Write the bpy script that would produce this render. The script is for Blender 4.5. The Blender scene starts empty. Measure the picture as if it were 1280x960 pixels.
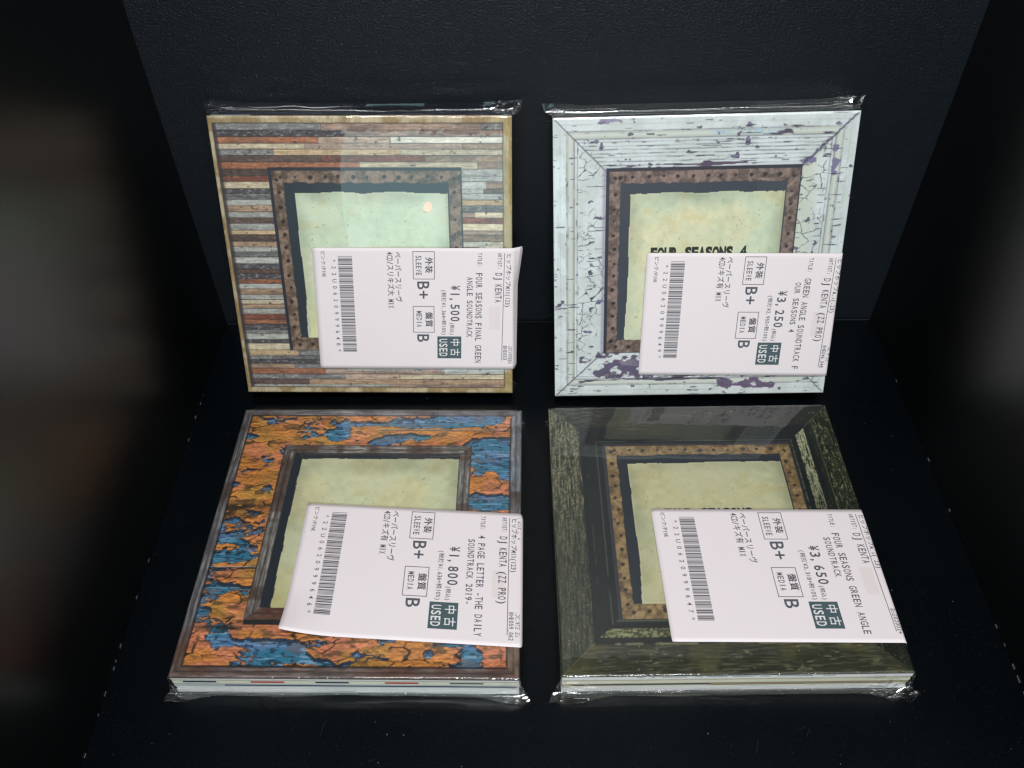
import bpy, math
import numpy as np
from mathutils import Matrix, Vector

SC = bpy.context.scene
COL = SC.collection
R_ = math.radians

# ------------------------------------------------------------------ camera, world, lamps, exposure
def cam_setup():
    cd = bpy.data.cameras.new('camera'); co = bpy.data.objects.new('camera', cd); COL.objects.link(co)
    cd.sensor_width = 36.0; cd.lens = 31.432; cd.clip_start = 0.01; cd.clip_end = 50
    pit, rol, yaw = 0.809, -0.01432, 0.01127
    cp, sp = math.cos(pit), math.sin(pit)
    Z = Matrix.Rotation(yaw, 3, 'Z')
    F = Z @ Vector((0, cp, -sp)); U = Z @ Vector((0, sp, cp)); R = Z @ Vector((1, 0, 0))
    R2 = R*math.cos(rol) + U*math.sin(rol); U2 = -R*math.sin(rol) + U*math.cos(rol)
    m = Matrix(((R2.x, U2.x, -F.x, -0.00504), (R2.y, U2.y, -F.y, -0.38589), (R2.z, U2.z, -F.z, 0.35093), (0, 0, 0, 1)))
    co.matrix_world = m
    SC.camera = co
cam_setup()
w = bpy.data.worlds.new('World'); SC.world = w; w.use_nodes = True
w.node_tree.nodes['Background'].inputs[0].default_value = (0.75, 0.88, 1.0, 1)
w.node_tree.nodes['Background'].inputs[1].default_value = 0.035

def area(name, loc, target, sx, sy, watts, colr, spread=None):
    ld = bpy.data.lights.new(name, 'AREA'); ld.shape = 'RECTANGLE'; ld.size = sx; ld.size_y = sy
    ld.energy = watts; ld.color = colr
    if spread: ld.spread = spread
    o = bpy.data.objects.new(name, ld); COL.objects.link(o)
    o.location = loc
    o.rotation_euler = (Vector(target)-Vector(loc)).to_track_quat('-Z', 'Y').to_euler()
    return o
area('overhead_lamp', (0.0, -0.42, 1.10), (0, -0.14, 0), 0.55, 0.10, 8.0, (0.99, 0.985, 0.98))
area('front_lamp', (0.03, -1.12, 0.60), (0.01, -0.06, 0.08), 0.16, 0.08, 5.7, (0.94, 0.98, 1.0))
area('strip_lamp', (0.0, -1.25, 0.56), (0, -0.08, 0.05), 1.1, 0.012, 3.7, (0.96, 0.985, 1.0))
area('window_light', (-0.19, -1.08, 0.20), (-0.08, -0.02, 0.11), 0.44, 0.20, 0.36, (0.55, 0.95, 1.0))
area('red_standby_light', (-0.1621, -1.05, 0.1618), (-0.04, -0.02, 0.10), 0.015, 0.015, 0.0045, (1.0, 0.06, 0.05)).data.shape = 'DISK'

SC.view_settings.view_transform = 'Standard'; SC.view_settings.look = 'None'
SC.view_settings.exposure = 0.0; SC.view_settings.gamma = 1.0
SC.render.engine = 'CYCLES'
SC.cycles.max_bounces = 10; SC.cycles.transparent_max_bounces = 16
SC.cycles.glossy_bounces = 5; SC.cycles.diffuse_bounces = 3
SC.cycles.caustics_reflective = False; SC.cycles.caustics_refractive = False
SC.cycles.filter_width = 1.35

# ------------------------------------------------------------------ helpers
def lin(c):
    c = np.asarray(c, float)/255.0
    return np.where(c <= 0.04045, c/12.92, ((c+0.055)/1.055)**2.4)

def tag(o, label=None, cat=None, group=None, kind=None):
    if label: o['label'] = label
    if cat: o['category'] = cat
    if group: o['group'] = group
    if kind: o['kind'] = kind

def mesh_obj(name, V, Fc, mats, parent=None, midx=None, smooth=False, colors=None, loc=None):
    me = bpy.data.meshes.new(name)
    V = np.asarray(V, np.float32)
    if isinstance(Fc, np.ndarray):
        n, k = Fc.shape
        me.vertices.add(len(V)); me.vertices.foreach_set('co', V.ravel())
        me.loops.add(n*k); me.loops.foreach_set('vertex_index', Fc.astype(np.int32).ravel())
        me.polygons.add(n); me.polygons.foreach_set('loop_start', np.arange(0, n*k, k, dtype=np.int32))
        me.update(calc_edges=True)
    else:
        me.from_pydata([tuple(v) for v in V.tolist()], [], Fc)
    for m in (mats if isinstance(mats, (list, tuple)) else [mats]): me.materials.append(m)
    if midx is not None: me.polygons.foreach_set('material_index', np.asarray(midx, np.int32))
    me.polygons.foreach_set('use_smooth', np.full(len(me.polygons), bool(smooth)))
    if colors is not None:
        a = me.color_attributes.new('print', 'FLOAT_COLOR', 'POINT')
        c4 = np.ones((len(V), 4), np.float32); c4[:, :3] = colors
        a.data.foreach_set('color', c4.ravel())
    me.update(); me.validate()
    o = bpy.data.objects.new(name, me); COL.objects.link(o)
    if parent is not None: o.parent = parent
    if loc is not None: o.location = loc
    return o

def grid_faces(nu, nv):
    i = np.arange((nu-1)*(nv-1)); a = (i//(nu-1))*nu + i % (nu-1)
    return np.stack([a, a+1, a+nu+1, a+nu], 1)

def box_vf(x0, x1, y0, y1, z0, z1):
    V = [(x0,y0,z0),(x1,y0,z0),(x1,y1,z0),(x0,y1,z0),(x0,y0,z1),(x1,y0,z1),(x1,y1,z1),(x0,y1,z1)]
    F = [(0,3,2,1),(4,5,6,7),(0,1,5,4),(1,2,6,5),(2,3,7,6),(3,0,4,7)]
    return V, F

class MB:
    def __init__(s): s.V=[]; s.F=[]; s.M=[]
    def add(s, V, F, m=0):
        k=len(s.V); s.V+=list(V); s.F+=[tuple(i+k for i in f) for f in F]; s.M+=[m]*len(F)
    def box(s, *a, m=0): V,F=box_vf(*a); s.add(V,F,m)
    def quad(s, x0,x1,y0,y1,z,m=0): s.add([(x0,y0,z),(x1,y0,z),(x1,y1,z),(x0,y1,z)],[(0,1,2,3)],m)
    def build(s, name, mats, parent=None, smooth=False):
        return mesh_obj(name, np.array(s.V), s.F, mats, parent, s.M, smooth)

# ------------------------------------------------------------------ materials
def newmat(name):
    m = bpy.data.materials.new(name); m.use_nodes = True
    return m, m.node_tree, m.node_tree.nodes['Principled BSDF']

def noise_bump(nt, b, scale, strength, dist=0.001, detail=3):
    tc = nt.nodes.new('ShaderNodeTexCoord'); n = nt.nodes.new('ShaderNodeTexNoise')
    n.inputs['Scale'].default_value = scale; n.inputs['Detail'].default_value = detail
    bp = nt.nodes.new('ShaderNodeBump'); bp.inputs['Strength'].default_value = strength; bp.inputs['Distance'].default_value = dist
    nt.links.new(tc.outputs['Object'], n.inputs['Vector']); nt.links.new(n.outputs['Fac'], bp.inputs['Height'])
    nt.links.new(bp.outputs['Normal'], b.inputs['Normal'])
    return tc, n

def flatmat(name, rgb, rough=0.6, spec=0.3, var=0.06, scale=400):
    m, nt, b = newmat(name)
    tc, n = noise_bump(nt, b, scale, 0.15, 0.0003)
    mx = nt.nodes.new('ShaderNodeMix'); mx.data_type='RGBA'
    c = lin(rgb)
    mx.inputs[6].default_value = (*(c*(1-var)), 1); mx.inputs[7].default_value = (*np.minimum(c*(1+var),1), 1)
    nt.links.new(n.outputs['Fac'], mx.inputs[0]); nt.links.new(mx.outputs[2], b.inputs['Base Color'])
    b.inputs['Roughness'].default_value = rough; b.inputs['Specular IOR Level'].default_value = spec
    return m

def blackmat(name, rough, base, bscale, bstr, spec=0.5, speck=0.0):
    m, nt, b = newmat(name)
    tc = nt.nodes.new('ShaderNodeTexCoord')
    n = nt.nodes.new('ShaderNodeTexNoise'); n.inputs['Scale'].default_value = bscale; n.inputs['Detail'].default_value = 4
    n2 = nt.nodes.new('ShaderNodeTexNoise'); n2.inputs['Scale'].default_value = 9; n2.inputs['Detail'].default_value = 5
    bp = nt.nodes.new('ShaderNodeBump'); bp.inputs['Strength'].default_value = bstr; bp.inputs['Distance'].default_value = 0.0004
    L = nt.links
    L.new(tc.outputs['Object'], n.inputs['Vector']); L.new(tc.outputs['Object'], n2.inputs['Vector'])
    L.new(n.outputs['Fac'], bp.inputs['Height']); L.new(bp.outputs['Normal'], b.inputs['Normal'])
    mr = nt.nodes.new('ShaderNodeMapRange'); mr.inputs[3].default_value = rough-0.09; mr.inputs[4].default_value = rough+0.10
    L.new(n2.outputs['Fac'], mr.inputs[0]); L.new(mr.outputs[0], b.inputs['Roughness'])
    # fine grain of the coated board plus tiny pale grains
    vz = nt.nodes.new('ShaderNodeTexVoronoi'); vz.inputs['Scale'].default_value = 700
    L.new(tc.outputs['Object'], vz.inputs['Vector'])
    cr = nt.nodes.new('ShaderNodeMapRange'); cr.inputs[1].default_value = 0.16; cr.inputs[2].default_value = 0.05
    cr.inputs[3].default_value = 0; cr.inputs[4].default_value = speck
    L.new(vz.outputs['Distance'], cr.inputs[0])
    mx = nt.nodes.new('ShaderNodeMix'); mx.data_type='RGBA'
    mx.inputs[6].default_value = (*base, 1); mx.inputs[7].default_value = (0.16, 0.18, 0.2, 1)
    L.new(cr.outputs[0], mx.inputs[0]); L.new(mx.outputs[2], b.inputs['Base Color'])
    b.inputs['Specular IOR Level'].default_value = spec
    return m

def printmat(name, rough=0.45):
    m, nt, b = newmat(name)
    at = nt.nodes.new('ShaderNodeAttribute'); at.attribute_name = 'print'
    tc, n = noise_bump(nt, b, 900, 0.08, 0.0002)
    hs = nt.nodes.new('ShaderNodeMix'); hs.data_type='RGBA'; hs.blend_type='MULTIPLY'; hs.inputs[0].default_value = 0.25
    nt.links.new(at.outputs['Color'], hs.inputs[6]); nt.links.new(n.outputs['Fac'], hs.inputs[7])
    nt.links.new(at.outputs['Color'], b.inputs['Base Color'])
    b.inputs['Roughness'].default_value = rough; b.inputs['Specular IOR Level'].default_value = 0.3
    return m

def filmmat(name, gain=1.9, rough=0.02, bscale=60, bstr=0.35):
    m = bpy.data.materials.new(name); m.use_nodes = True; nt = m.node_tree; nt.nodes.clear(); L = nt.links
    out = nt.nodes.new('ShaderNodeOutputMaterial'); mix = nt.nodes.new('ShaderNodeMixShader')
    tr = nt.nodes.new('ShaderNodeBsdfTransparent'); tr.inputs[0].default_value = (0.985, 0.99, 0.99, 1)
    gl = nt.nodes.new('ShaderNodeBsdfGlossy'); gl.inputs['Roughness'].default_value = rough
    gl.inputs[0].default_value = (1, 1, 1, 1)
    tc = nt.nodes.new('ShaderNodeTexCoord')
    mp = nt.nodes.new('ShaderNodeMapping'); mp.inputs['Scale'].default_value = (1, 0.6, 1)
    n = nt.nodes.new('ShaderNodeTexNoise'); n.inputs['Scale'].default_value = bscale; n.inputs['Detail'].default_value = 1.5
    bp = nt.nodes.new('ShaderNodeBump'); bp.inputs['Strength'].default_value = bstr; bp.inputs['Distance'].default_value = 0.0008
    L.new(tc.outputs['Object'], mp.inputs['Vector']); L.new(mp.outputs[0], n.inputs['Vector'])
    L.new(n.outputs['Fac'], bp.inputs['Height']); L.new(bp.outputs['Normal'], gl.inputs['Normal'])
    # Schlick reflectance of a thin two-sided film
    ge = nt.nodes.new('ShaderNodeNewGeometry'); dt = nt.nodes.new('ShaderNodeVectorMath'); dt.operation='DOT_PRODUCT'
    L.new(ge.outputs['Normal'], dt.inputs[0]); L.new(ge.outputs['Incoming'], dt.inputs[1])
    def mth(op, a, b=None):
        q = nt.nodes.new('ShaderNodeMath'); q.operation = op
        for i, x in enumerate((a, b)):
            if x is None: continue
            if isinstance(x, (int, float)): q.inputs[i].default_value = x
            else: L.new(x, q.inputs[i])
        return q.outputs[0]
    x = mth('SUBTRACT', 1.0, mth('ABSOLUTE', dt.outputs['Value']))
    f = mth('MULTIPLY', mth('ADD', mth('MULTIPLY', mth('POWER', x, 5.0), 0.96), 0.04), gain)
    f = mth('MINIMUM', f, 0.95)
    L.new(f, mix.inputs[0]); L.new(tr.outputs[0], mix.inputs[1]); L.new(gl.outputs[0], mix.inputs[2])
    L.new(mix.outputs[0], out.inputs[0])
    return m

M = dict(
    wall=blackmat('black_textured_board', 0.36, (0.0042, 0.0074, 0.0105), 1100, 1.0, 0.42, 0.30),
    side=blackmat('black_satin_board', 0.31, (0.0015, 0.002, 0.0022), 900, 0.06, 0.68, 0.02),
    floor=blackmat('black_floor_board', 0.27, (0.0008, 0.0022, 0.0034), 1200, 0.12, 0.28, 0.10),
    dust=flatmat('pale_dust', (110, 115, 120)),
    lip=flatmat('worn_board_edge', (34, 38, 44)),
    paper=flatmat('label_paper', (229, 220, 222), 0.55, 0.25, 0.012, 120),
    ink=flatmat('thermal_ink', (84, 88, 96), 0.6, 0.2),
    stamp=flatmat('slate_print', (72, 90, 95), 0.5, 0.3),
    stampw=flatmat('reversed_print', (225, 222, 222), 0.5, 0.3),
    tape=flatmat('security_thread', (223, 212, 212), 0.5, 0.3, 0.01),
    film=filmmat('clear_film', 2.0, 0.012, 22, 0.22),
    crumple=filmmat('crumpled_film', 2.4, 0.05, 60, 0.2),
    inkd=flatmat('title_ink', (52, 58, 52), 0.6, 0.2),
    pr=printmat('printed_card'),
    cream=flatmat('cream_card', (244, 244, 222)), white=flatmat('white_card', (248, 250, 248)),
    navy=flatmat('navy_card', (48, 66, 98)), red=flatmat('red_card', (190, 70, 72)), teal=flatmat('teal_card', (92, 112, 112)),
    dark=flatmat('dark_card', (42, 40, 46)), maroon=flatmat('maroon_card', (112, 52, 48)), brown=flatmat('brown_card', (90, 70, 58)),
    tan=flatmat('tan_card', (176, 160, 126)), olive=flatmat('olive_card', (60, 66, 50)), grey=flatmat('grey_card', (150, 152, 146)),
    pale=flatmat('pale_blue_card', (208, 216, 216)),
)

# ------------------------------------------------------------------ the black display box (setting)
XL, XR = -0.17526, 0.19896
DEPTH, HT = 0.45, 0.46
def slab(name, x0, x1, y0, y1, z0, z1, mat):
    b = MB(); b.box(x0, x1, y0, y1, z0, z1); o = b.build(name, mat); tag(o, kind='structure'); return o
slab('floor', XL-0.004, XR+0.004, -DEPTH, -0.0012, -0.006, 0.0, M['floor'])
slab('back_wall', XL-0.004, XR+0.004, 0.0, 0.006, -0.006, HT, M['wall'])
slab('left_wall', XL-0.006, XL, -DEPTH, -0.0004, 0.0005, HT, M['side'])
slab('right_wall', XR, XR+0.006, -DEPTH, -0.0004, 0.0005, HT, M['side'])

rng = np.random.default_rng(11)
# worn paint along the two floor joints
def wear(name, x, sgn, seed):
    r = np.random.default_rng(seed); b = MB(); y = -0.05
    while y > -0.40:
        L = r.uniform(0.0004, 0.0024)*(2.5 if r.random() < 0.10 else 1)
        if r.random() < 0.12+0.75*max(0, math.sin(y*61+seed)*math.sin(y*23+2*seed)+.25):
            ww = r.uniform(0.00005, 0.00018); xx = x + sgn*r.uniform(0.0001, 0.0004)
            b.box(min(xx, xx+sgn*ww), max(xx, xx+sgn*ww), y-L, y, 0.0002, 0.0006+r.uniform(0, 0.0004))
        y -= L + r.uniform(0.001, 0.012)
    o = b.build(name, M['dust']); tag(o, kind='stuff', label='worn pale paint flecks along the %s floor joint of the black box' % ('left' if sgn > 0 else 'right'), cat='wear'); return o
wear('worn_paint', XL, 1, 3); wear('worn_paint', XR, -1, 5)
lb = MB(); lb.box(XL+0.001, XR-0.001, -0.0019, -0.0013, 0.0001, 0.00035)
lo = lb.build('floor_edge_trim', M['lip']); tag(lo, kind='structure')
# dust specks
b = MB()
for i in range(420):
    s = 0.00005+0.00013*rng.random()**3; zz = 0.00015
    x = rng.uniform(XL+.01, XR-.01); y = rng.uniform(-0.40, -0.01)
    b.box(x-s, x+s, y-s*rng.uniform(.5, 2), y+s, 0.00002, zz)
for i in range(420):
    s = 0.00005+0.00011*rng.random()**3; x = rng.uniform(XL+.01, XR-.01); z = rng.uniform(0.01, 0.32)
    b.box(x-s, x+s, -0.0003, -0.00002, z-s, z+s)
o = b.build('dust_specks', M['dust']); tag(o, kind='stuff', label='tiny pale dust specks on the black floor and back board', cat='dust')
b = MB()
for i in range(9):   # hair scratches on the floor in front
    x = rng.uniform(-0.10, 0.16); y = rng.uniform(-0.27, -0.235); a = rng.uniform(-0.5, 0.5) + (1.2 if rng.random() < .4 else 0)
    L = rng.uniform(0.001, 0.006); t = 0.00006
    dx, dy = math.cos(a)*L, math.sin(a)*L; nx, ny = -math.sin(a)*t, math.cos(a)*t
    b.add([(x-nx, y-ny, 0.00015), (x+dx-nx, y+dy-ny, 0.00015), (x+dx+nx, y+dy+ny, 0.00015), (x+nx, y+ny, 0.00015)], [(0, 1, 2, 3)])
o = b.build('hair_scratches', M['lip']); tag(o, kind='stuff', label='fine hair scratches on the black floor before the front packs', cat='scratches')

# ------------------------------------------------------------------ noise for the printed covers
def vnoise(x, y, seed):
    r = np.random.default_rng(seed); T = r.random((256, 256))
    xi = np.floor(x).astype(int); yi = np.floor(y).astype(int); fx = x-xi; fy = y-yi
    fx = fx*fx*(3-2*fx); fy = fy*fy*(3-2*fy)
    a = T[xi & 255, yi & 255]; b2 = T[(xi+1) & 255, yi & 255]; c = T[xi & 255, (yi+1) & 255]; d = T[(xi+1) & 255, (yi+1) & 255]
    return (a*(1-fx)+b2*fx)*(1-fy) + (c*(1-fx)+d*fx)*fy
def fbm(x, y, seed, o=4, g=0.5):
    s = 0; a = 1; t = 0
    for i in range(o):
        s = s + a*vnoise(x*2**i+17*i, y*2**i+9*i, seed+i); t += a; a *= g
    return s/t
def cells(x, y, seed):
    r = np.random.default_rng(seed); J = r.random((128, 128, 3))
    xi = np.floor(x).astype(int); yi = np.floor(y).astype(int)
    f1 = np.full(x.shape, 9.0); f2 = f1.copy(); idv = np.zeros(x.shape)
    for dx in (-1, 0, 1):
        for dy in (-1, 0, 1):
            j = J[(xi+dx) & 127, (yi+dy) & 127]
            d = np.hypot(xi+dx+j[..., 0]-x, yi+dy+j[..., 1]-y)
            near = d < f1
            f2 = np.where(near, f1, np.minimum(f2, d)); idv = np.where(near, j[..., 2], idv); f1 = np.where(near, d, f1)
    return f1, f2-f1, idv
def sm(a, b, x):
    t = np.clip((x-a)/(b-a), 0, 1); return t*t*(3-2*t)
def mixc(c, d, m):
    return c*(1-m[..., None]) + np.asarray(d, float)*m[..., None]
def const(U, rgb): return np.ones(U.shape+(1,))*np.array(rgb, float)
def blob(U, V, cx, cy, rx, ry): return np.exp(-((U-cx)/rx)**2-((V-cy)/ry)**2)

NG = 430
HC = 142.67
gu = np.linspace(0, 140, NG); gv = np.linspace(0, HC, NG)
U, V = np.meshgrid(gu, gv)

def old_paper(U, V, seed, c0, c1):
    n = fbm(U/22, V/22, seed, 5); n2 = fbm(U/3, V/3, seed+9, 3)
    c = mixc(const(U, c0), c1, sm(.35, .65, n))
    c = c*(0.94+0.12*n2[..., None])
    st = sm(.62, .74, fbm(U/9, V/7, seed+30, 4)); c = mixc(c, np.array(c0)*[.96, .93, .84], st*.45)
    eg = np.minimum(np.minimum(U-36, 110-U), np.minimum(V-31, 107.5-V)); c = c*(1-.13*sm(9, 0, eg)*(.5+n))[..., None]; c = mixc(c, np.array(c1)*[1.06, 1.04, 1.06], sm(.45, .7, fbm(U/16, V/16, seed+55, 3))*.5)
    sp = sm(.80, .86, fbm(U/1.1, V/1.1, seed+20, 2)); c = mixc(c, (150, 145, 95), sp*.45)
    return c
def rust_frame(c, U, V, seed, pc0, pc1, m0, m1, inner=(58, 66, 74)):
    L, Rr, B, Tt = 25.2, 115.8, 24.9, 118.4
    d_out = np.minimum(np.minimum(U-L, Rr-U), np.minimum(V-B, Tt-V))
    wob = (fbm(U/3.2, V/3.2, seed, 3)-.5)
    # outer dark shadow line
    dk = ((U > L-.2) & (U < Rr+.7) & (V > B-.6) & (V < Tt+.8))
    c = mixc(c, (50, 52, 60), dk.astype(float))
    strip = (U > L+1.3) & (U < Rr) & (V > B) & (V < Tt-1.0)
    n = fbm(U/2.5, V/2.5, seed+3, 4); n2 = fbm(U/.9, V/.9, seed+4, 3)
    rc = mixc(const(U, m0), m1, sm(.3, .7, n)); rc = rc*(0.84+0.30*n2[..., None]); rc = mixc(rc, np.array(m1)*1.18, sm(.58, .76, fbm(U/2.2, V/2.2, seed+11, 3))*.4); rc = mixc(rc, (62, 50, 46), sm(.60, .78, fbm(U/3.4, V/3.0, seed+12, 3))*.55)
    # bolt holes along the strip
    def hole(u0, v0, r=1.0):
        rr = np.hypot((U-u0), (V-v0)); h = 1-sm(r*.55, r, rr+wob*.8)
        hl = np.exp(-((U-u0-r*.7)**2+(V-v0+r*.8)**2)/(r*.5)**2)
        return h, hl
    rr_ = np.random.default_rng(seed)
    for k in range(13):
        for side in range(4):
            t = 31+k*6.9+rr_.uniform(-.7, .7)
            if side == 0 and t < 115: h, hl = hole(29.2+rr_.uniform(-.5, .5), t, rr_.uniform(.95, 1.35))
            elif side == 1 and t < 116: h, hl = hole(112.6+rr_.uniform(-.5, .5), t, rr_.uniform(.8, 1.25))
            elif side == 2 and t < 113: h, hl = hole(t, 28.2+rr_.uniform(-.4, .4), rr_.uniform(.9, 1.4))
            elif side == 3 and t < 113: h, hl = hole(t, 114.7+rr_.uniform(-.4, .4), rr_.uniform(.8, 1.3))
            else: continue
            rc = mixc(rc, (38, 32, 34), h*.85); rc = mixc(rc, np.array(m1)*1.25, np.clip(hl*.35, 0, 1))
    mit = np.minimum(np.abs((U-L)-(V-B)), np.abs((Rr-U)-(Tt-V)))
    rc = rc*(1-.3*np.exp(-(mit/.35)**2))[..., None]
    c = np.where(strip[..., None], rc, c)
    # dark recess (left and top), then the paper
    win = (U > 31.6+wob*.9) & (U < 110.0) & (V > 31.6) & (V < 111.9+wob*1.6)
    c = mixc(c, inner, win.astype(float))
    edge_t = 107.0+1.5*(fbm(U/14, U*0, seed+8, 3)-.5)+.35*(fbm(U/2.5, U*0, seed+5, 2)-.5)
    edge_l = 36.6-1.1*sm(60, 30, V)+.7*(fbm(V/14, V*0, seed+6, 2)-.5)
    pap = (U > edge_l) & (U < 109.6) & (V > 31.9) & (V < edge_t)
    pc = old_paper(U, V, seed+40, pc0, pc1)
    eb = np.minimum(np.minimum(U-edge_l, 109.6-U), np.minimum(V-31.9, edge_t-V))
    pc = mixc(pc, (236, 232, 190), np.exp(-(eb/.5)**2)*.35)
    ir = np.exp(-((109.6-U)/1.2)**2); pc = mixc(pc, (150, 150, 110), ir*.35)
    return np.where(pap[..., None], pc, c)

def cover_planks():
    r = np.random.default_rng(4)
    GB, LG, DB, DG, OR, CR, TN, RD, WT = (136,136,134),(184,184,176),(104,86,78),(90,86,88),(176,118,88),(212,198,168),(176,148,122),(138,84,70),(204,178,140)
    pal = [GB, LG, DB, DG, OR, CR, TN, RD, WT, (150,128,112), (170,146,128), (205,205,200), (162,138,122), (176,152,136), (188,164,144)]
    rowsL = [GB, DG, OR, CR, GB, DB, OR, DB, RD, CR, DG, GB, LG, TN, LG, DB, LG, WT, DB, TN, LG, GB, LG, DG, DB, DG, OR, LG, TN, LG, CR, TN, LG, RD, OR, DG, GB, LG, DG, CR, WT, GB, DG, TN, OR, GB, DB, LG, DG, TN, CR, LG, TN, LG, DB, GB]
    rowsR = [GB, TN, LG, TN, CR, TN, (150,128,112), LG, LG, TN, (140,120,108), LG, WT, GB, CR, RD, CR, DB, TN, LG, CR, TN, DB, CR, GB]
    c = const(U, (70, 62, 60)); y = HC-3.0; k = 0
    rough = fbm(U/5, V/.35, 21, 4); sp = fbm(U/1.3, V/.5, 25, 3); kn = fbm(U/2.2, V/1.1, 27, 3)
    gr_m = sm(.35, .75, fbm(U/12, V/2.6, 33, 3)); vert = fbm(U/1.1, V/9, 35, 3)
    while y > 3.0:
        h = r.uniform(2.2, 3.5)
        cuts = [1.5]; x = 3.0
        while x < 136:
            x += r.uniform(22, 75); cuts.append(min(x, 136.0))
        for j in range(len(cuts)-1):
            a, b_ = cuts[j], cuts[j+1]
            if j == 0: col = rowsL[k % len(rowsL)]
            elif j == len(cuts)-2: col = rowsR[k % len(rowsR)]
            else: col = pal[r.integers(len(pal))]
            if j > 0 and r.random() < .10: col = (222, 218, 200)
            dm = r.uniform(.9, 1.08)
            m = (U >= a) & (U < b_) & (V <= y) & (V > y-h)
            if j > 0 and sum(col) < 300 and r.random() < .6: col = (170, 148, 132)
            cc = np.array(col, float)*dm
            tex = cc*(0.74+.46*rough[..., None]) + (sp[..., None]-.5)*44 + (vert[..., None]-.5)*np.array([26, 24, 22])*r.uniform(.2, 1.3)
            tex = mixc(tex, (66, 60, 62), gr_m*(.35 if sum(col) < 520 else .10)*(r.random() < .6))
            tex = mixc(tex, (198, 200, 200), sm(.60, .75, sp)*(.45 if col in (GB, DG, LG) else .1))
            tex = mixc(tex, (60, 50, 48), sm(.74, .80, kn)*.6)
            ln = sm(.45, .10, V-(y-h)) + .35*sm(.3, .05, y-V)
            tex = mixc(tex, (48, 42, 44), np.clip(ln, 0, 1)*(.85 if r.random() < .7 else .35))
            tex = mixc(tex, (48, 42, 44), sm(.4, .05, U-a)*.6)
            c = np.where(m[..., None], tex, c)
        y -= h; k += 1
    # shadow on the left of the planks, tan border
    c = mixc(c, (62, 58, 62), (sm(4.4, 3.0, U)*.8)*sm(1.9, 2.3, U))
    n = fbm(U/7, V/7, 61, 4); n2 = fbm(U/.8, V/2.5, 62, 3)
    bc = mixc(const(U, (196, 180, 148)), (156, 134, 96), sm(.35, .65, n)); bc = mixc(bc, (170, 150, 96), sm(126, 140, U)*.7); bc = bc*(.86+.28*n2[..., None])
    bw = np.minimum(np.minimum(U-2.1, 135.8-U), np.minimum(V-3.3, HC-3.2-V)) + .25*(fbm(U/4, V/4, 64, 3)-.5)
    c = np.where((bw < 0)[..., None], bc, c); c = mixc(c, (60, 50, 44), np.exp(-(bw/.28)**2)*.75)
    c = rust_frame(c, U, V, 70, (226, 230, 198), (212, 228, 198), (100, 84, 72), (150, 126, 108), (50, 58, 66))
    g = sm(70, 30, V)[..., None]; pap = (U > 37) & (U < 109.6) & (V > 31.9) & (V < 106)
    c = np.where(pap[..., None], c*(1-g*.9)+g*.9*(np.array([222, 220, 168])*(0.93+.14*fbm(U/6, V/6, 88, 3)[..., None])), c)
    return c

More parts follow.
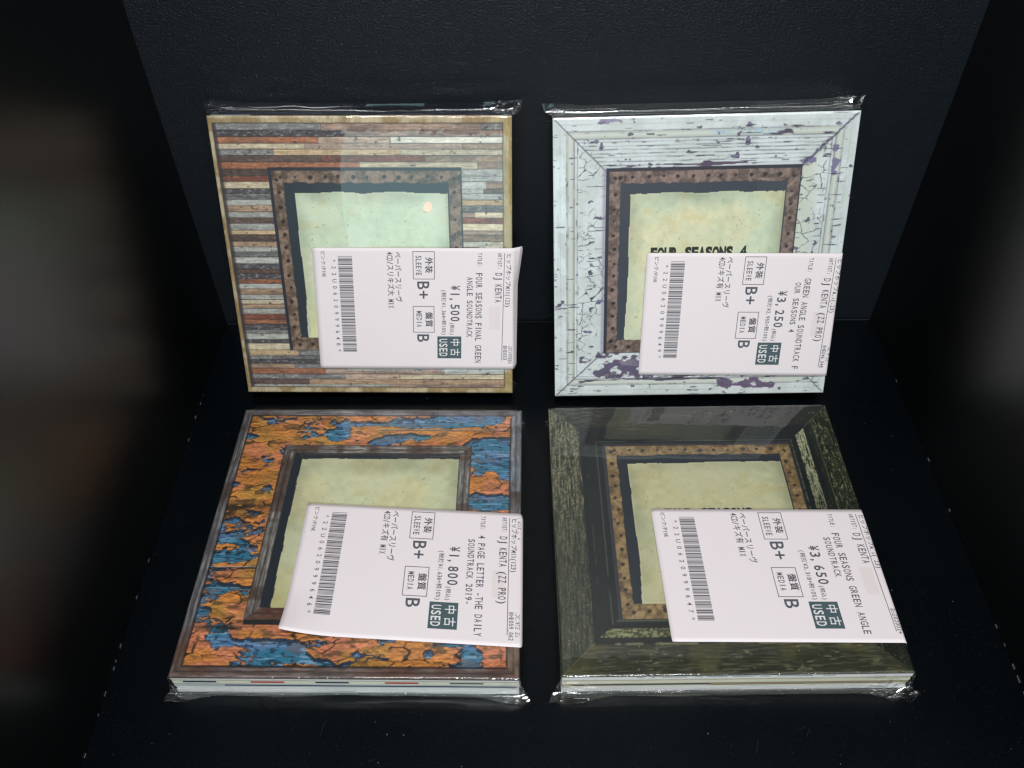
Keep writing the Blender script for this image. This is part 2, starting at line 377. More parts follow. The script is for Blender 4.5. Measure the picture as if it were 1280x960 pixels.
def cover_white():
    dl, dr, db, dt = U, 140-U, V, HC-V
    d = np.minimum(np.minimum(dl, dr), np.minimum(db, dt))
    side = np.argmin(np.stack([dl, dr, db, dt]), 0)
    n = fbm(U/9, V/9, 101, 4); n2 = fbm(U/1.2, V/1.2, 103, 3)
    al = np.where(side < 2, V, U)
    str_ = fbm(al/14, d/.35, 105, 3)
    c = mixc(const(U, (224, 231, 230)), (212, 220, 216), sm(.35, .65, n)); c = c*(.95+.07*n2[..., None]+.04*(str_[..., None]-.5))
    c = mixc(c, (206, 210, 188), ((side == 1).astype(float))*.6*sm(14, 20, d))
    band = sm(6.2, 6.8, d)*sm(10.4, 9.6, d); c = mixc(c, (196, 200, 184), band*.75)
    c = mixc(c, (232, 240, 240), sm(1.0, .2, np.abs(d-8.1))*.35)
    for q, wd, st in ((6.4, .28, .55), (9.9, .3, .6), (11.4, .22, .45), (3.2, .2, .15)):
        brk = .45+.55*sm(.28, .45, fbm(al/6, d/3, 110+int(q*3), 3))
        c = mixc(c, (92, 88, 108), np.exp(-((d-q)/wd)**2)*st*brk)
    # fine horizontal lines of the top rail
    top = side == 3
    for q in (13.2, 14.9, 16.8, 18.4, 20.4, 22.2):
        wv = q+.25*(fbm(U/10, U*0, int(q*10), 3)-.5)*3
        brk = sm(.42, .6, fbm(U/7, U*0, 200+int(q*10), 3))
        c = np.where(top[..., None], mixc(c, (96, 100, 112), np.exp(-((d-wv)/.24)**2)*(.25+.6*brk)), c)
    # crack network on the side rails
    wx, wy = U+2.4*fbm(U/3, V/3, 131, 3), V+2.4*fbm(U/3, V/3, 133, 3)
    _, e1, _ = cells(wx/7.5, wy/5.2, 135)
    _, e2, _ = cells(wx/3.6, wy/3.0, 137)
    cm = sm(.46, .62, fbm(U/12, V/14, 139, 3)+np.where(side == 1, .12, 0)*sm(120, 90, V))
    fieldm = sm(11.5, 12.5, d)*((side < 2)|(side == 2))
    c = mixc(c, (58, 60, 72), np.clip(sm(.060, .018, e1)*cm*fieldm, 0, 1)*.9)
    c = mixc(c, (84, 84, 96), np.clip(sm(.07, .02, e2)*sm(.55, .68, fbm(U/8, V/8, 141, 3))*fieldm, 0, 1)*.7)
    # specks of missing paint
    PUR = (98, 88, 112)
    spk = fbm(U/1.6, V/1.0, 151, 3)
    c = mixc(c, (74, 70, 84), sm(.86, .89, spk + .07*blob(U, V, 12, 30, 14, 30))*.85)
    # peeled patches
    pn = fbm(U/4.5, V/2.8, 161, 4)
    def peel(field, thr=.5, col=PUR, edge=.03):
        m = sm(thr, thr+edge, field); nonlocal_c[0] = mixc(nonlocal_c[0], (66, 58, 78), sm(thr-.03, thr, field)*.55)
        nonlocal_c[0] = mixc(nonlocal_c[0], np.array(col, float)*1.0, m)
        nonlocal_c[0] = nonlocal_c[0]
    nonlocal_c = [c]
    peel(pn + .42*blob(U, V, 37, 18, 17, 6) + .2*blob(U, V, 26, 12.5, 9, 2.5)+.2*blob(U,V,60,20,14,4) - .17, .60)
    peel(pn + .55*blob(U, V, 101, 5, 11, 3.6) + .3*blob(U, V, 88, 5, 4, 4)- .21, .58, (106, 90, 116))
    peel(pn + .5*blob(U, V, 28, 141.5, 5, 2.6) - .24, .55, (150, 146, 172))
    peel(pn + .26*blob(U, V, 118, 123, 6, 4) + .33*blob(U, V, 131, 119, 2.0, 9)-.22, .60, (128, 122, 156))
    ps = fbm(U/9, V/.9, 171, 3)
    peel(ps + .42*blob(U, V, 52, 119.6, 24, 1.0)+.42*blob(U, V, 82, 120.5, 14, .9)+.3*blob(U, V, 70, 125.5, 10, 1.2)+.35*blob(U, V, 102, 134, 12, .9) - .27, .56, (92, 78, 98))
    peel(ps + .40*blob(U, V, 60, 9.3, 60, .9) - .27, .56, (80, 72, 92))
    peel(ps + .45*blob(U, V, 84, 11, 34, 1.0) - .22, .56, (72, 64, 82))
    c = nonlocal_c[0]
    c = mixc(c, (150, 190, 222), np.clip(blob(U, V, 78, 134.5, 5, 1.6)+blob(U, V, 96, 135, 7, 1.6), 0, 1)*.6*sm(.35, .6, n2))
    # chips along the bevel lines of the side rails
    chp = fbm(al/3.2, d/.9, 391, 3); c = mixc(c, (60, 56, 68), sm(.68, .74, chp)*np.exp(-((d-11.4)/.6)**2)*.7)
    c = mixc(c, (70, 66, 80), sm(.68, .75, fbm(al/2.6, d/.8, 393, 3))*np.exp(-((d-6.4)/.7)**2)*.7)
    # mitre joints
    for A, wd, cm_ in ((dl-dt, .35, (U < 40) & (V > 100)), (dr-dt, .8, (U > 100) & (V > 100)), (dl-db, .4, (U < 40) & (V < 40)), (dr-db, .3, (U > 100) & (V < 40))):
        wob = (fbm(U/2.0, V/2.0, 181, 3)-.5)*(2.6 if wd > .6 else .5)
        near = (d < 25) & cm_
        c = mixc(c, (72, 66, 92), np.exp(-((A+wob)/wd)**2)*near*.9*sm(.8, 2.0, d+.8))
    c = mixc(c, (150, 146, 170), np.exp(-((d-24.3)/.9)**2)*((side == 0)|(side == 3))*.7)
    c = mixc(c, (236, 244, 246), sm(1.6, .1, d)*.6)
    return rust_frame(c, U, V, 190, (228, 224, 184), (208, 220, 188), (104, 88, 82), (146, 124, 114), (62, 68, 78))

def cover_peel():
    wx = U+5*(fbm(U/9, V/6, 201, 3)-.5); wy = V+4*(fbm(U/9, V/6, 203, 3)-.5)
    f = fbm(wx/17, wy/8, 207, 5, .52)
    B3 = ((6, 125.5, 4.5, 2.4, .34), (50, 124.5, 4.5, 3.6, .3), (21.7, 92.8, 4.5, 3.2, .34), (4.7, 96, 3, 1.2, .34), (6, 64.7, 6, 1.8, .34), (12, 55.5, 12, 3.4, .34), (14, 49, 8, 2.2, .26), (11, 40, 7, 1.8, .32), (5.3, 28.5, 3.5, 2.6, .34),
          (45, 11.5, 13, 4.8, .36), (30, 15, 9, 2.4, .3), (62, 6.5, 13, 3.0, .33), (74, 10, 6, 3.0, .25), (103, 11, 3.2, 3.2, .36), (121, 9.5, 5.5, 4.2, .34), (111, 15, 8, 1.4, .3),
          (64, 133.5, 12, 2.0, .3), (88, 133, 12, 2.6, .26), (113, 137.5, 24, 5.2, .48), (75, 124, 9, 3.4, .32), (92, 124.5, 5, 2.0, .24), (124, 117, 12, 9, .6), (127, 103, 12, 7, .55), (126, 85, 12, 5, .5),
          (126.2, 101.9, 3.6, 2.6, -.62), (120, 96.6, 10, 3.0, -.60), (130, 127.5, 7, 2.0, -.4), (95, 129, 18, 1.6, -.25), (92, 138.5, 12, 2.0, -.3), (24, 66, 5, 2, -.2))
    bias = sum(w_*blob(U, V, a_, b_, c_, d_) for a_, b_, c_, d_, w_ in B3) - .13
    g = f*.72+.145 + bias + .20*(fbm(wx/2.2, wy/.9, 209, 4, .6)-.5)
    thr = .492
    # exposed blue board
    s1 = fbm(U/9, V/.6, 211, 4); s2 = fbm(U/2.2, V/.8, 213, 3); s3 = fbm(U/14, V/7, 215, 3)
    bl = mixc(const(U, (84, 124, 166)), (50, 118, 146), sm(.4, .6, s3)); bl = mixc(bl, (150, 174, 202), sm(.52, .72, s1)*.75)
    bl = mixc(bl, (34, 50, 68), sm(.46, .30, s2)*.8); bl = mixc(bl, (98, 100, 108), sm(.60, .7, fbm(U/7, V/3, 219, 3))*.7)
    # orange paint: broad brittle flakes
    o1 = fbm(U/13, V/9, 221, 3); o2 = fbm(U/2.6, V/1.6, 223, 4); o3 = fbm(U/.8, V/.6, 224, 2)
    q1, e1, id1 = cells((wx+5*o1)/17, (wy+4*o1)/6.5, 233)
    q2, e2, id2 = cells((wx+2*o2)/5.2, (wy+1.6*o2)/2.2, 236)
    oc = mixc(const(U, (204, 132, 66)), (206, 128, 92), sm(.40, .62, o1)); oc = mixc(oc, (184, 134, 66), sm(.46, .74, fbm(U/12, V/10, 227, 3)))
    oc = oc*(.84+.14*id1[..., None]+.10*id2[..., None]+.12*(o2[..., None]-.4)+.12*(o3[..., None]-.5))
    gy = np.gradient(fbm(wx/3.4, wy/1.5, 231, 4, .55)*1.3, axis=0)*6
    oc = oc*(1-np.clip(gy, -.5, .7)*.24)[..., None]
    oc = mixc(oc, (38, 28, 24), sm(.065, .015, e1)*sm(.38, .54, fbm(U/9, V/6, 235, 3))*.92)
    oc = mixc(oc, (84, 54, 34), sm(.10, .03, e2)*.38*sm(.42, .60, fbm(U/8, V/6, 237, 3)))
    dkp = sm(.62, .70, fbm(U/6, V/2.2, 239, 4)); oc = mixc(oc, (66, 56, 40), dkp*.6)
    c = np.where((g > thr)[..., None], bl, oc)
    lo = np.roll(g, -4, axis=0); sh = sm(thr-.01, thr+.004, lo)*(g > thr)*0  # placeholder keeps shapes equal
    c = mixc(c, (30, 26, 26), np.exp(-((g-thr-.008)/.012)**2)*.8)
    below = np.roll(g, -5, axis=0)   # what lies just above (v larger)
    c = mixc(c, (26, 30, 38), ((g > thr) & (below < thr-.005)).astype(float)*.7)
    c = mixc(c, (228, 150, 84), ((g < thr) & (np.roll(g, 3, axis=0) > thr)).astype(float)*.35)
    c = mixc(c, (40, 36, 34), np.clip(blob(U, V, 12, 83, 12, 2.2)+blob(U, V, 5, 79, 5, 2.5)+blob(U, V, 15, 21.5, 12, 1.3), 0, 1)*sm(.42, .5, o2+.08)*.9)
    # grooves of the boards
    for q, a, b_ in ((50.5, 0, 40), (129.5, 70, 140), (87.5, 115, 140)):
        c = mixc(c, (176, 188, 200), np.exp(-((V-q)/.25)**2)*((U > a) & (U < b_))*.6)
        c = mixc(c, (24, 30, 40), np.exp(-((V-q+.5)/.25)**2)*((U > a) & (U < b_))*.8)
    # outer wooden strips
    d = np.minimum(np.minimum(U, 140-U), np.minimum(V, HC-V)); side = np.argmin(np.stack([U, 140-U, V, HC-V]), 0)
    al = np.where(side < 2, V, U)
    w1 = fbm(al/16, d/.45, 241, 4); w2 = fbm(al/20, d*0, 243, 3); w3 = fbm(al/3, d/1.2, 245, 3)
    wc = mixc(const(U, (108, 106, 108)), (156, 156, 158), sm(.45, .7, w1)); wc = mixc(wc, (78, 62, 56), sm(.5, .68, w2)*.8)
    wc = mixc(wc, (118, 78, 62), ((side == 2)|((side < 2) & (V < 22))).astype(float)*(.35+.3*sm(.4, .6, w2)))
    wc = mixc(wc, (150, 164, 176), ((side == 1) & (V > 92)).astype(float)*.55)
    wc = mixc(wc, (150, 128, 100), ((side == 1) & (V < 70)).astype(float)*.5)
    wc = (wc*.9)*(.66+.6*w3[..., None])
    wid = np.where(side == 2, 4.2, np.where(side == 0, 4.2, np.where(side == 1, 5.0, 3.6)))
    strip = d < wid
    wc = mixc(wc, (40, 34, 34), np.exp(-((d-wid*.52)/.3)**2)*.55*(side != 3)); wc = mixc(wc, (36, 32, 34), np.exp(-(d/.35)**2)*.6)
    c = np.where(strip[..., None], wc, c); c = mixc(c, (22, 22, 28), np.exp(-((d-wid-.25)/.38)**2)*.9)
    # shadow under the inner frame, then the frame
    L, Rr, B, Tt = 24.8, 116.0, 25.0, 119.6
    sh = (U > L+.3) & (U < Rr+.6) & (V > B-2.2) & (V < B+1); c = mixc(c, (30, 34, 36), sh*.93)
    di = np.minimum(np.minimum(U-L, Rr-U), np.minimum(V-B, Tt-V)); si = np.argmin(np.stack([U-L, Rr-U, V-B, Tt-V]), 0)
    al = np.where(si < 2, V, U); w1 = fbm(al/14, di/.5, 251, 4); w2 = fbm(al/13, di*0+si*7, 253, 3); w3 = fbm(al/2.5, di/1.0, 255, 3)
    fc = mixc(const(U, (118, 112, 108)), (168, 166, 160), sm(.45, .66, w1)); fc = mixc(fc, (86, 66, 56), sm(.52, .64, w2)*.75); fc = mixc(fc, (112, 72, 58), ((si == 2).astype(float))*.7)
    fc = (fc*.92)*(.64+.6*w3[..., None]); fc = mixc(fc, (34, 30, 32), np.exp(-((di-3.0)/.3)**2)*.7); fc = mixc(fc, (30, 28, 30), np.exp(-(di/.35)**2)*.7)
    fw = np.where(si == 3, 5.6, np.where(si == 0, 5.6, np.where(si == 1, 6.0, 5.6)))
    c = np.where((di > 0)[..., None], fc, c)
    c = mixc(c, (206, 210, 204), blob(U, V, 62, 117, 3.2, 1.6)*.8*sm(.4, .55, w3))
    win = (U > L+5.4) & (U < Rr-5.6) & (V > B+5.6) & (V < Tt-4.9)
    c = mixc(c, (34, 42, 50), win.astype(float))
    et = 111.0+.9*(fbm(U/6, U*0, 261, 3)-.5); el = 34.4+1.3*(fbm(V/12, V*0, 263, 3)-.5)+.8*sm(60, 40, V)
    pap = (U > el) & (U < Rr-6.0) & (V > B+5.8) & (V < et)
    pc = old_paper(U, V, 265, (212, 208, 162), (206, 210, 170)); pc = mixc(pc, (196, 186, 122), sm(60, 30, V)*.5)
    return np.where(pap[..., None], pc, c)

def cover_dark():
    dl, dr, db, dt = U, 140-U, V, HC-V
    d = np.minimum(np.minimum(dl, dr), np.minimum(db, dt)); side = np.argmin(np.stack([dl, dr, db, dt]), 0)
    al = np.where(side < 2, V, U)
    s1 = fbm(al/6, d/.5, 301, 4); s2 = fbm(al/.9, d/.6, 303, 3); s3 = fbm(U/12, V/12, 305, 4); s4 = fbm(al/3.5, d/.4, 307, 3)
    c = const(U, (34, 42, 44))*(.85+.3*s1[..., None])
    # left rail: olive brushed band
    ol = mixc(const(U, (92, 98, 76)), (146, 146, 112), sm(.42, .66, s2)); ol = mixc(ol, (44, 50, 40), sm(.55, .40, s1)*.8)
    ol = mixc(ol, (140, 140, 106), sm(.6, .75, s4)*.5)
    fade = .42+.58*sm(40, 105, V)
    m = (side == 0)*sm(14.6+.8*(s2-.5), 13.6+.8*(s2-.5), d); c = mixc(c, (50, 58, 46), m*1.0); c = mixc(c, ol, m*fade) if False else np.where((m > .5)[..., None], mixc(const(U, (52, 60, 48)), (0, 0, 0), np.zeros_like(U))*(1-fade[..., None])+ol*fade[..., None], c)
    # right rail: green ribbed bands
    gr = mixc(const(U, (52, 60, 44)), (132, 142, 98), sm(.50, .70, s2*.6+s4*.4)); gr = mixc(gr, (26, 30, 24), sm(.5, .38, s1)*.7)
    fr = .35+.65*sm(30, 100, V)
    mR = (side == 1)
    for a, b_, g_ in ((0, 9.5, 1.0), (10.3, 12.3, .35)):
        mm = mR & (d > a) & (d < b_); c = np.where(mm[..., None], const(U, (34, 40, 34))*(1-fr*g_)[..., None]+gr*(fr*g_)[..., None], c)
    pg = mixc(const(U, (134, 144, 108)), (176, 182, 144), sm(.4, .6, s2)); pg = mixc(pg, (30, 36, 28), sm(.56, .66, s4)*.9)
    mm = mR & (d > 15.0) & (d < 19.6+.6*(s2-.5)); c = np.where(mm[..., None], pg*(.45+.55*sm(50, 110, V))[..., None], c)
    c = mixc(c, (120, 128, 96), np.exp(-((d-22.6)/.35)**2)*mR*sm(.35, .55, s2)*.9)
    c = mixc(c, (108, 116, 84), np.exp(-((d-9.8)/.3)**2)*mR*.7)
    # bottom rail
    bt = mixc(const(U, (60, 64, 50)), (96, 100, 72), sm(.5, .72, s1)*.8+0*s1); bt = mixc(bt, (150, 150, 108), sm(.62, .76, fbm(U/3.0, V/.5, 351, 3))*.7*sm(.42, .62, fbm(U/9, V/4, 353, 3))); bt = bt*(.82+.36*fbm(U/5, V/.35, 355, 2)[..., None])
    bt = mixc(bt, (120, 112, 60), sm(.55, .7, s3)*.35)
    mB = side == 2
    c = np.where((mB & (d < 13.6))[..., None], bt, c)
    c = mixc(c, (150, 156, 104), np.exp(-((d-13.6-.4*(s2-.5))/.5)**2)*mB*sm(.40, .6, fbm(U/6, V*0, 311, 3))*.85)
    lb = mixc(const(U, (70, 78, 50)), (140, 148, 96), sm(.45, .62, s2)); c = np.where((mB & (d > 16.3) & (d < 20.6))[..., None], lb, c)
    c = mixc(c, (172, 176, 124), blob(U, V, 27, 18.5, 5, 1.6)*mB*sm(.40, .55, s4)*.95)
    c = mixc(c, (104, 112, 74), np.exp(-((d-24.0)/.45)**2)*mB*.9)
    # top rail: nearly black with a few green flecks
    mT = side == 3
    tg = (blob(U, V, 12, 138, 16, 6)+.8*blob(U, V, 40, 132, 8, 1.2)+.6*blob(U, V, 70, 137, 14, 2))
    c = mixc(c, (150, 150, 112), np.clip(tg, 0, 1)*sm(.46, .62, s4)*mT*.9)
    c = mixc(c, (64, 68, 54), mT*sm(14, 12, d)*.45)
    c = mixc(c, (138, 140, 110), np.exp(-((d-14.4)/.25)**2)*mT*(U > 22)*(U < 60)*sm(.35, .6, s1)*.7)
    # thin pale bead round the rust frame
    c = mixc(c, (104, 122, 108), np.exp(-((d-22.2)/.32)**2)*((side == 0)|(side == 3))*sm(.3, .55, fbm(al/8, d*0, 321, 3))*.6)
    c = mixc(c, (70, 82, 74), np.exp(-((d-17.3)/.3)**2)*(side == 0)*sm(.5, .7, fbm(al/4, d*0, 323, 3))*.8)
    # scratch flecks and mitres
    fl = fbm(U/1.4+V/3, V/.9, 331, 3); c = mixc(c, (170, 174, 120), sm(.82, .88, fl)*.8*sm(16, 12, d))
    for A, cm_ in ((dl-db, (U < 40) & (V < 40)), (dr-dt, (U > 100) & (V > 100)), (dl-dt, (U < 40) & (V > 100))):
        c = mixc(c, (122, 126, 92), np.exp(-((A+.5*(s2-.5))/.3)**2)*(d < 14)*cm_*.7)
    g_ = c.mean(-1, keepdims=True); c = (g_ + (c-g_)*.72)*np.array([1.02, 1.0, .98]); c = np.clip((c-34)*1.02+21, 12, 255)
    return rust_frame(c, U, V, 340, (198, 194, 150), (192, 194, 156), (112, 92, 62), (156, 130, 90), (36, 44, 52))

# ------------------------------------------------------------------ lettering (font glyphs laid on a pitch)
_gl = {}
def glyph(ch, bold=0.0, res=3):
    k = (ch, bold)
    if k in _gl: return _gl[k]
    cu = bpy.data.curves.new('g', 'FONT'); cu.body = ch; cu.size = 1.0; cu.resolution_u = res; cu.offset = bold
    o = bpy.data.objects.new('g', cu); COL.objects.link(o)
    dg = bpy.context.evaluated_depsgraph_get(); me = bpy.data.meshes.new_from_object(o.evaluated_get(dg))
    n = len(me.vertices); co = np.zeros(n*3); me.vertices.foreach_get('co', co); co = co.reshape(-1, 3)[:, :2]
    fs = [tuple(p.vertices) for p in me.polygons]
    bpy.data.objects.remove(o); bpy.data.curves.remove(cu); bpy.data.meshes.remove(me)
    _gl[k] = (co, fs); return _gl[k]

class Ink:
    """collects glyphs in reading coordinates: t to the right, s upwards (mm)"""
    def __init__(s): s.V=[]; s.F=[]
    def text(s, txt, t0, s0, pitch, h, fill=0.84, bold=0.012):
        t = t0
        for ch in txt:
            wide = ord(ch) > 0x2000
            cell = pitch*(2 if wide else 1)
            if ch not in ' \u3000':
                co, fs = glyph(ch, bold)
                if len(co):
                    x0, x1 = co[:, 0].min(), co[:, 0].max()
                    if wide:
                        k = h/0.80; xs = (co[:, 0]-(0.0))*cell*0.96; ys = (co[:, 1]+0.05)*k
                    else:
                        k = h/0.727
                        gw = (x1-x0)*k; tgt = pitch*fill
                        sc = min(1.0, tgt/gw) if ch not in 'I1.,:¥-' else min(.9, tgt/gw)
                        xs = (co[:, 0]-(x0+x1)/2)*k*sc + cell/2; ys = co[:, 1]*k
                        if ch in ',.': xs = xs - cell*.22
                    b = len(s.V); s.V += [(t+a, s0+c) for a, c in zip(xs, ys)]
                    s.F += [tuple(i+b for i in f) for f in fs]
            t += cell
        return t
    def rect(s, t0, t1, s0, s1):
        # subdivided in s so that it can follow a bend
        b = len(s.V); s.V += [(t0, s0), (t1, s0), (t1, s1), (t0, s1)]; s.F.append((b, b+1, b+2, b+3))
    def frame(s, t0, t1, s0, s1, w):
        s.rect(t0, t1, s0, s0+w); s.rect(t0, t1, s1-w, s1); s.rect(t0, t0+w, s0+w, s1-w); s.rect(t1-w, t1, s0+w, s1-w)

C39 = {'0':'nnnwwnwnn','1':'wnnwnnnnw','2':'nnwwnnnnw','3':'wnwwnnnnn','4':'nnnwwnnnw','5':'wnnwwnnnn','6':'nnwwwnnnn','7':'nnnwnnwnw','8':'wnnwnnwnn','9':'nnwwnnwnn','U':'wwnnnnnnw','*':'nwnnwnwnn'}

class Lines:
    """each printed line becomes a part of its own"""
    def __init__(s, put): s.put = put
    def text(s, txt, t0, s0, *a, strike=0, **k):
        ink = Ink(); ink.text(txt, t0, s0, *a, **k)
        if strike: ink.text(txt, t0+strike, s0+strike*.4, *a, **k)
        s.put(ink)

def make_label(parent, T, P):
    """price label: mapping (s,t) -> pack frame, text baseline runs towards -v"""
    u0, v0 = P['u0'], P['v0']; rot = P.get('rot', 0.0); phi = P.get('phi', R_(86)); r = P.get('r', 1.3); ue = P.get('ue', 139.2)
    Z0 = T + 0.74
    cr, sr = math.cos(rot), math.sin(rot)
    curl = P.get('curl')
    def mp(ST, dz):
        ST = np.asarray(ST, float); s = ST[:, 0]; t = ST[:, 1]
        u = u0 + s*P.get('ks', 1.0) + t*P.get('ku', 0.0); v = v0 - t - s*P.get('kv', 0.0)
        q = u-ue; a = np.clip(q/r, 0, phi); ex = np.maximum(q-r*phi, 0)
        un = np.where(q > 0, ue + r*np.sin(a) + ex*math.cos(phi), u)
        zd = np.where(q > 0, r*(1-np.cos(a)) + ex*math.sin(phi), 0)
        nx = np.sin(a)*(q > 0); nz = np.where(q > 0, np.cos(a), 1)
        z = Z0 - zd
        z = z + 0.05*np.sin(s/23+P.get('ph', 0))*np.sin(t/19+1)
        if curl:
            for (cs, ct, rad, h) in curl:
                dd = np.clip(1-np.hypot(s-cs, t-ct)/rad, 0, 1); z = z + h*dd**2
        flare = P.get('flare', 0)
        if flare: un = un + flare*np.clip(1-t/20, 0, 1)*np.clip((q-0.5)/3, 0, 1)
        return np.stack([(un-70 + nx*dz)*1e-3, v*1e-3, (z + nz*dz)*1e-3], 1)
    LW, LH = P.get('LW', 103.0), 65.6
    ns, nt_ = 110, 34
    # finer spacing near the bend
    ss = np.concatenate([np.linspace(0, ue-u0-2, 40), np.linspace(ue-u0-1.8, LW, ns-40)]); tt = np.linspace(0, LH, nt_)
    S_, T_ = np.meshgrid(ss, tt); g = np.stack([S_.ravel(), T_.ravel()], 1)
    # rounded paper corners
    cr_ = P.get('corner', 1.0)
    for cs, ct in ((0, 0), (0, LH), (LW, 0), (LW, LH)):
        ax = np.abs(g[:, 0]-cs); ay = np.abs(g[:, 1]-ct); rr = P.get('rc', 3.0) if cs > 0 else .5
        m = (ax < rr) & (ay < rr); dx = rr-ax; dy = rr-ay; dd = np.hypot(dx, dy); k = np.where(dd > 1e-6, np.maximum(dx, dy)/np.maximum(dd, 1e-6), 1)
        nx_ = dx*k; ny_ = dy*k
        g[:, 0] = np.where(m, cs + np.sign(LW/2-cs)*(rr-nx_), g[:, 0]); g[:, 1] = np.where(m, ct + np.sign(LH/2-ct)*(rr-ny_), g[:, 1])
    A = mp(g, 0.0); B = mp(g, -0.10)
    n = len(A); F = grid_faces(ns, nt_); Fb = F[:, ::-1]+n
    F = F[:, ::-1]; Fb = Fb
    rim = []
    for i in range(ns-1):
        rim.append((i, i+1, n+i+1, n+i)); j = (nt_-1)*ns+i; rim.append((j+1, j, n+j, n+j+1))
    for k in range(nt_-1):
        a = k*ns; rim.append((a+ns, a, n+a, n+a+ns)); a = k*ns+ns-1; rim.append((a, a+ns, n+a+ns, n+a))
    lab = mesh_obj('price_label', np.vstack([A, B]), np.vstack([F, Fb, np.array(rim)]), M['paper'], parent, smooth=True)
    lab.data.polygons.foreach_set('use_smooth', np.arange(len(lab.data.polygons)) < len(F)+len(Fb)); lab.data.update()
    lab['label'] = P['llabel']
    def put(name, ink, mat, dz):
        if not ink.V: return
        V2 = np.array(ink.V); Vm = mp(np.stack([V2[:, 1], V2[:, 0]], 1), dz)
        fs = [tuple(f) for f in ink.F]
        o = mesh_obj(name, Vm, fs, mat, lab)
        if name in ('text_line', 'barcode', 'stamp_lettering', 'grade_box', 'rule_line'): o['kind'] = 'stuff'
        return o
    x = P['txt']
    i = Lines(lambda ink: put('text_line', ink, M['ink'], 0.030))
    i.text('ヒップホップMIX(123)', 2.6, 95.3, 1.42, 2.3, .8)
    i.text('ARTIST:', 2.3, 91.0, 1.22, 2.1, .8); i.text(x['artist'], 12.6, 90.0, 2.0, 3.5, .78)
    i.text('TITLE:', 2.3, 81.2, 1.25, 2.1, .8); i.text(x['t1'], 12.6, 80.4, 2.06, 3.3, .78); i.text(x['t2'], 14.8, 76.0, 2.06, 3.0, .78)
    i.text(x['price'], 19.0, 67.9, 3.36, 4.6, .74, .016); i.text('(税込)', 39.4, 67.6, 1.15, 1.9)
    i.text('(税抜'+x['net']+'+税10%)', 21.6, 63.4, 1.38, 2.0)
    i.text('外装', 4.6, 55.4, 2.1, 3.2, .8, .004, strike=.2); i.text('SLEEVE', 3.8, 50.7, 1.75, 2.9, .74)
    i.text('B+', 17.0, 51.3, 4.9, 6.2, .88, .012)
    i.text('盤質', 33.6, 55.2, 2.1, 3.2, .8, .004, strike=.2); i.text('MEDIA', 32.9, 50.6, 1.85, 2.8, .74)
    i.text('B', 45.7, 50.8, 4.9, 6.3, .88, .012)
    i.text('ペーパースリーヴ', 1.9, 40.3, 1.66, 3.0); i.text(x['memo'], 1.9, 36.5, 1.66, 3.0)
    i.text('ピンク/PINK', 1.6, 4.2, 1.25, 1.9)
    i.text(x['code'], 5.0, 9.1, 3.47, 2.15, .50, .006)
    i.text(x['sku'], P.get('skt', 50.0), 94.9, x.get('skp', 1.25), 2.0, .8)
    if x.get('sku2'): i.text(x['sku2'], P.get('skt', 50.0)-.3, 97.6, 1.16, 1.9, .8)
    if x.get('top2'): i.text(x['top2'], 2.0, 97.9, 1.1, 1.6, .8)
    i = Ink(); i.frame(1.7, 16.2, 49.2, 60.0, .32); put('grade_box', i, M['ink'], 0.028)
    i = Ink(); i.frame(30.5, 45.0, 48.8, 59.6, .32); put('grade_box', i, M['ink'], 0.028)
    i = Ink()
    for k in range(29): i.rect(2.6+k*2, 4.6+k*2, 94.1, 94.4)
    put('rule_line', i, M['ink'], 0.028)
    i = Ink(); i.rect(30.5, 43.5, 87.3, 92.9); put('security_patch', i, M['tape'], 0.012)
    i = Ink(); i.rect(47.1, 59.5, 61.0, 73.3); put('used_stamp', i, M['stamp'], 0.028)
    i = Ink(); i.text('中', 48.2, 67.9, 2.3, 4.2, .8, .006); i.text('古', 53.8, 67.9, 2.3, 4.2, .8, .006); i.text('USED', 48.2, 62.1, 2.6, 4.2, .76, .016); put('stamp_lettering', i, M['stampw'], 0.045)
    i = Ink(); unit = 52.0/(len(x['code'])*(6*1+3*2.4+1)); t = 4.3
    for ch in x['code']:
        for k, e in enumerate(C39[ch]):
            wdt = unit*(2.4 if e == 'w' else 1)
            if k % 2 == 0: i.rect(t, t+wdt, 12.4, 19.4)
            t += wdt
        t += unit
    put('barcode', i, M['ink'], 0.028)
    return lab

# ------------------------------------------------------------------ plastic sleeve
def end_profile(Zt, Zb, zc, e, g=.40, r=.75):
    """film path over the end of the pack, in (outward v, z): rounded edge, down the side, out to the seam"""
    top = []; r2 = min(.8, max(.3, e-g-.4))
    for k in range(7):
        th = R_(90-15*k); top.append((g-r+r*math.cos(th), Zt-r+r*math.sin(th), 0.0))
    z0, z1 = Zt-r, zc+r2
    for k in range(1, 10): t = k/10; top.append((g+.10*math.sin(t*3.14), z0+(z1-z0)*t, t*.55))
    for k in range(7):
        th = R_(90*k/6); top.append((g+r2-r2*math.cos(th), zc+r2-r2*math.sin(th), .58+.22*k/6))
    for k in range(1, 7): t = k/6; top.append((g+r2+(e-g-r2)*t, zc-.0*t, .80+.20*t))
    bot = []
    for (v, z, t) in top: bot.append((min(v, e), Zb+(zc-.06-Zb)*max(0, (t-.5)/.5)**1.2, t))
    return top, bot

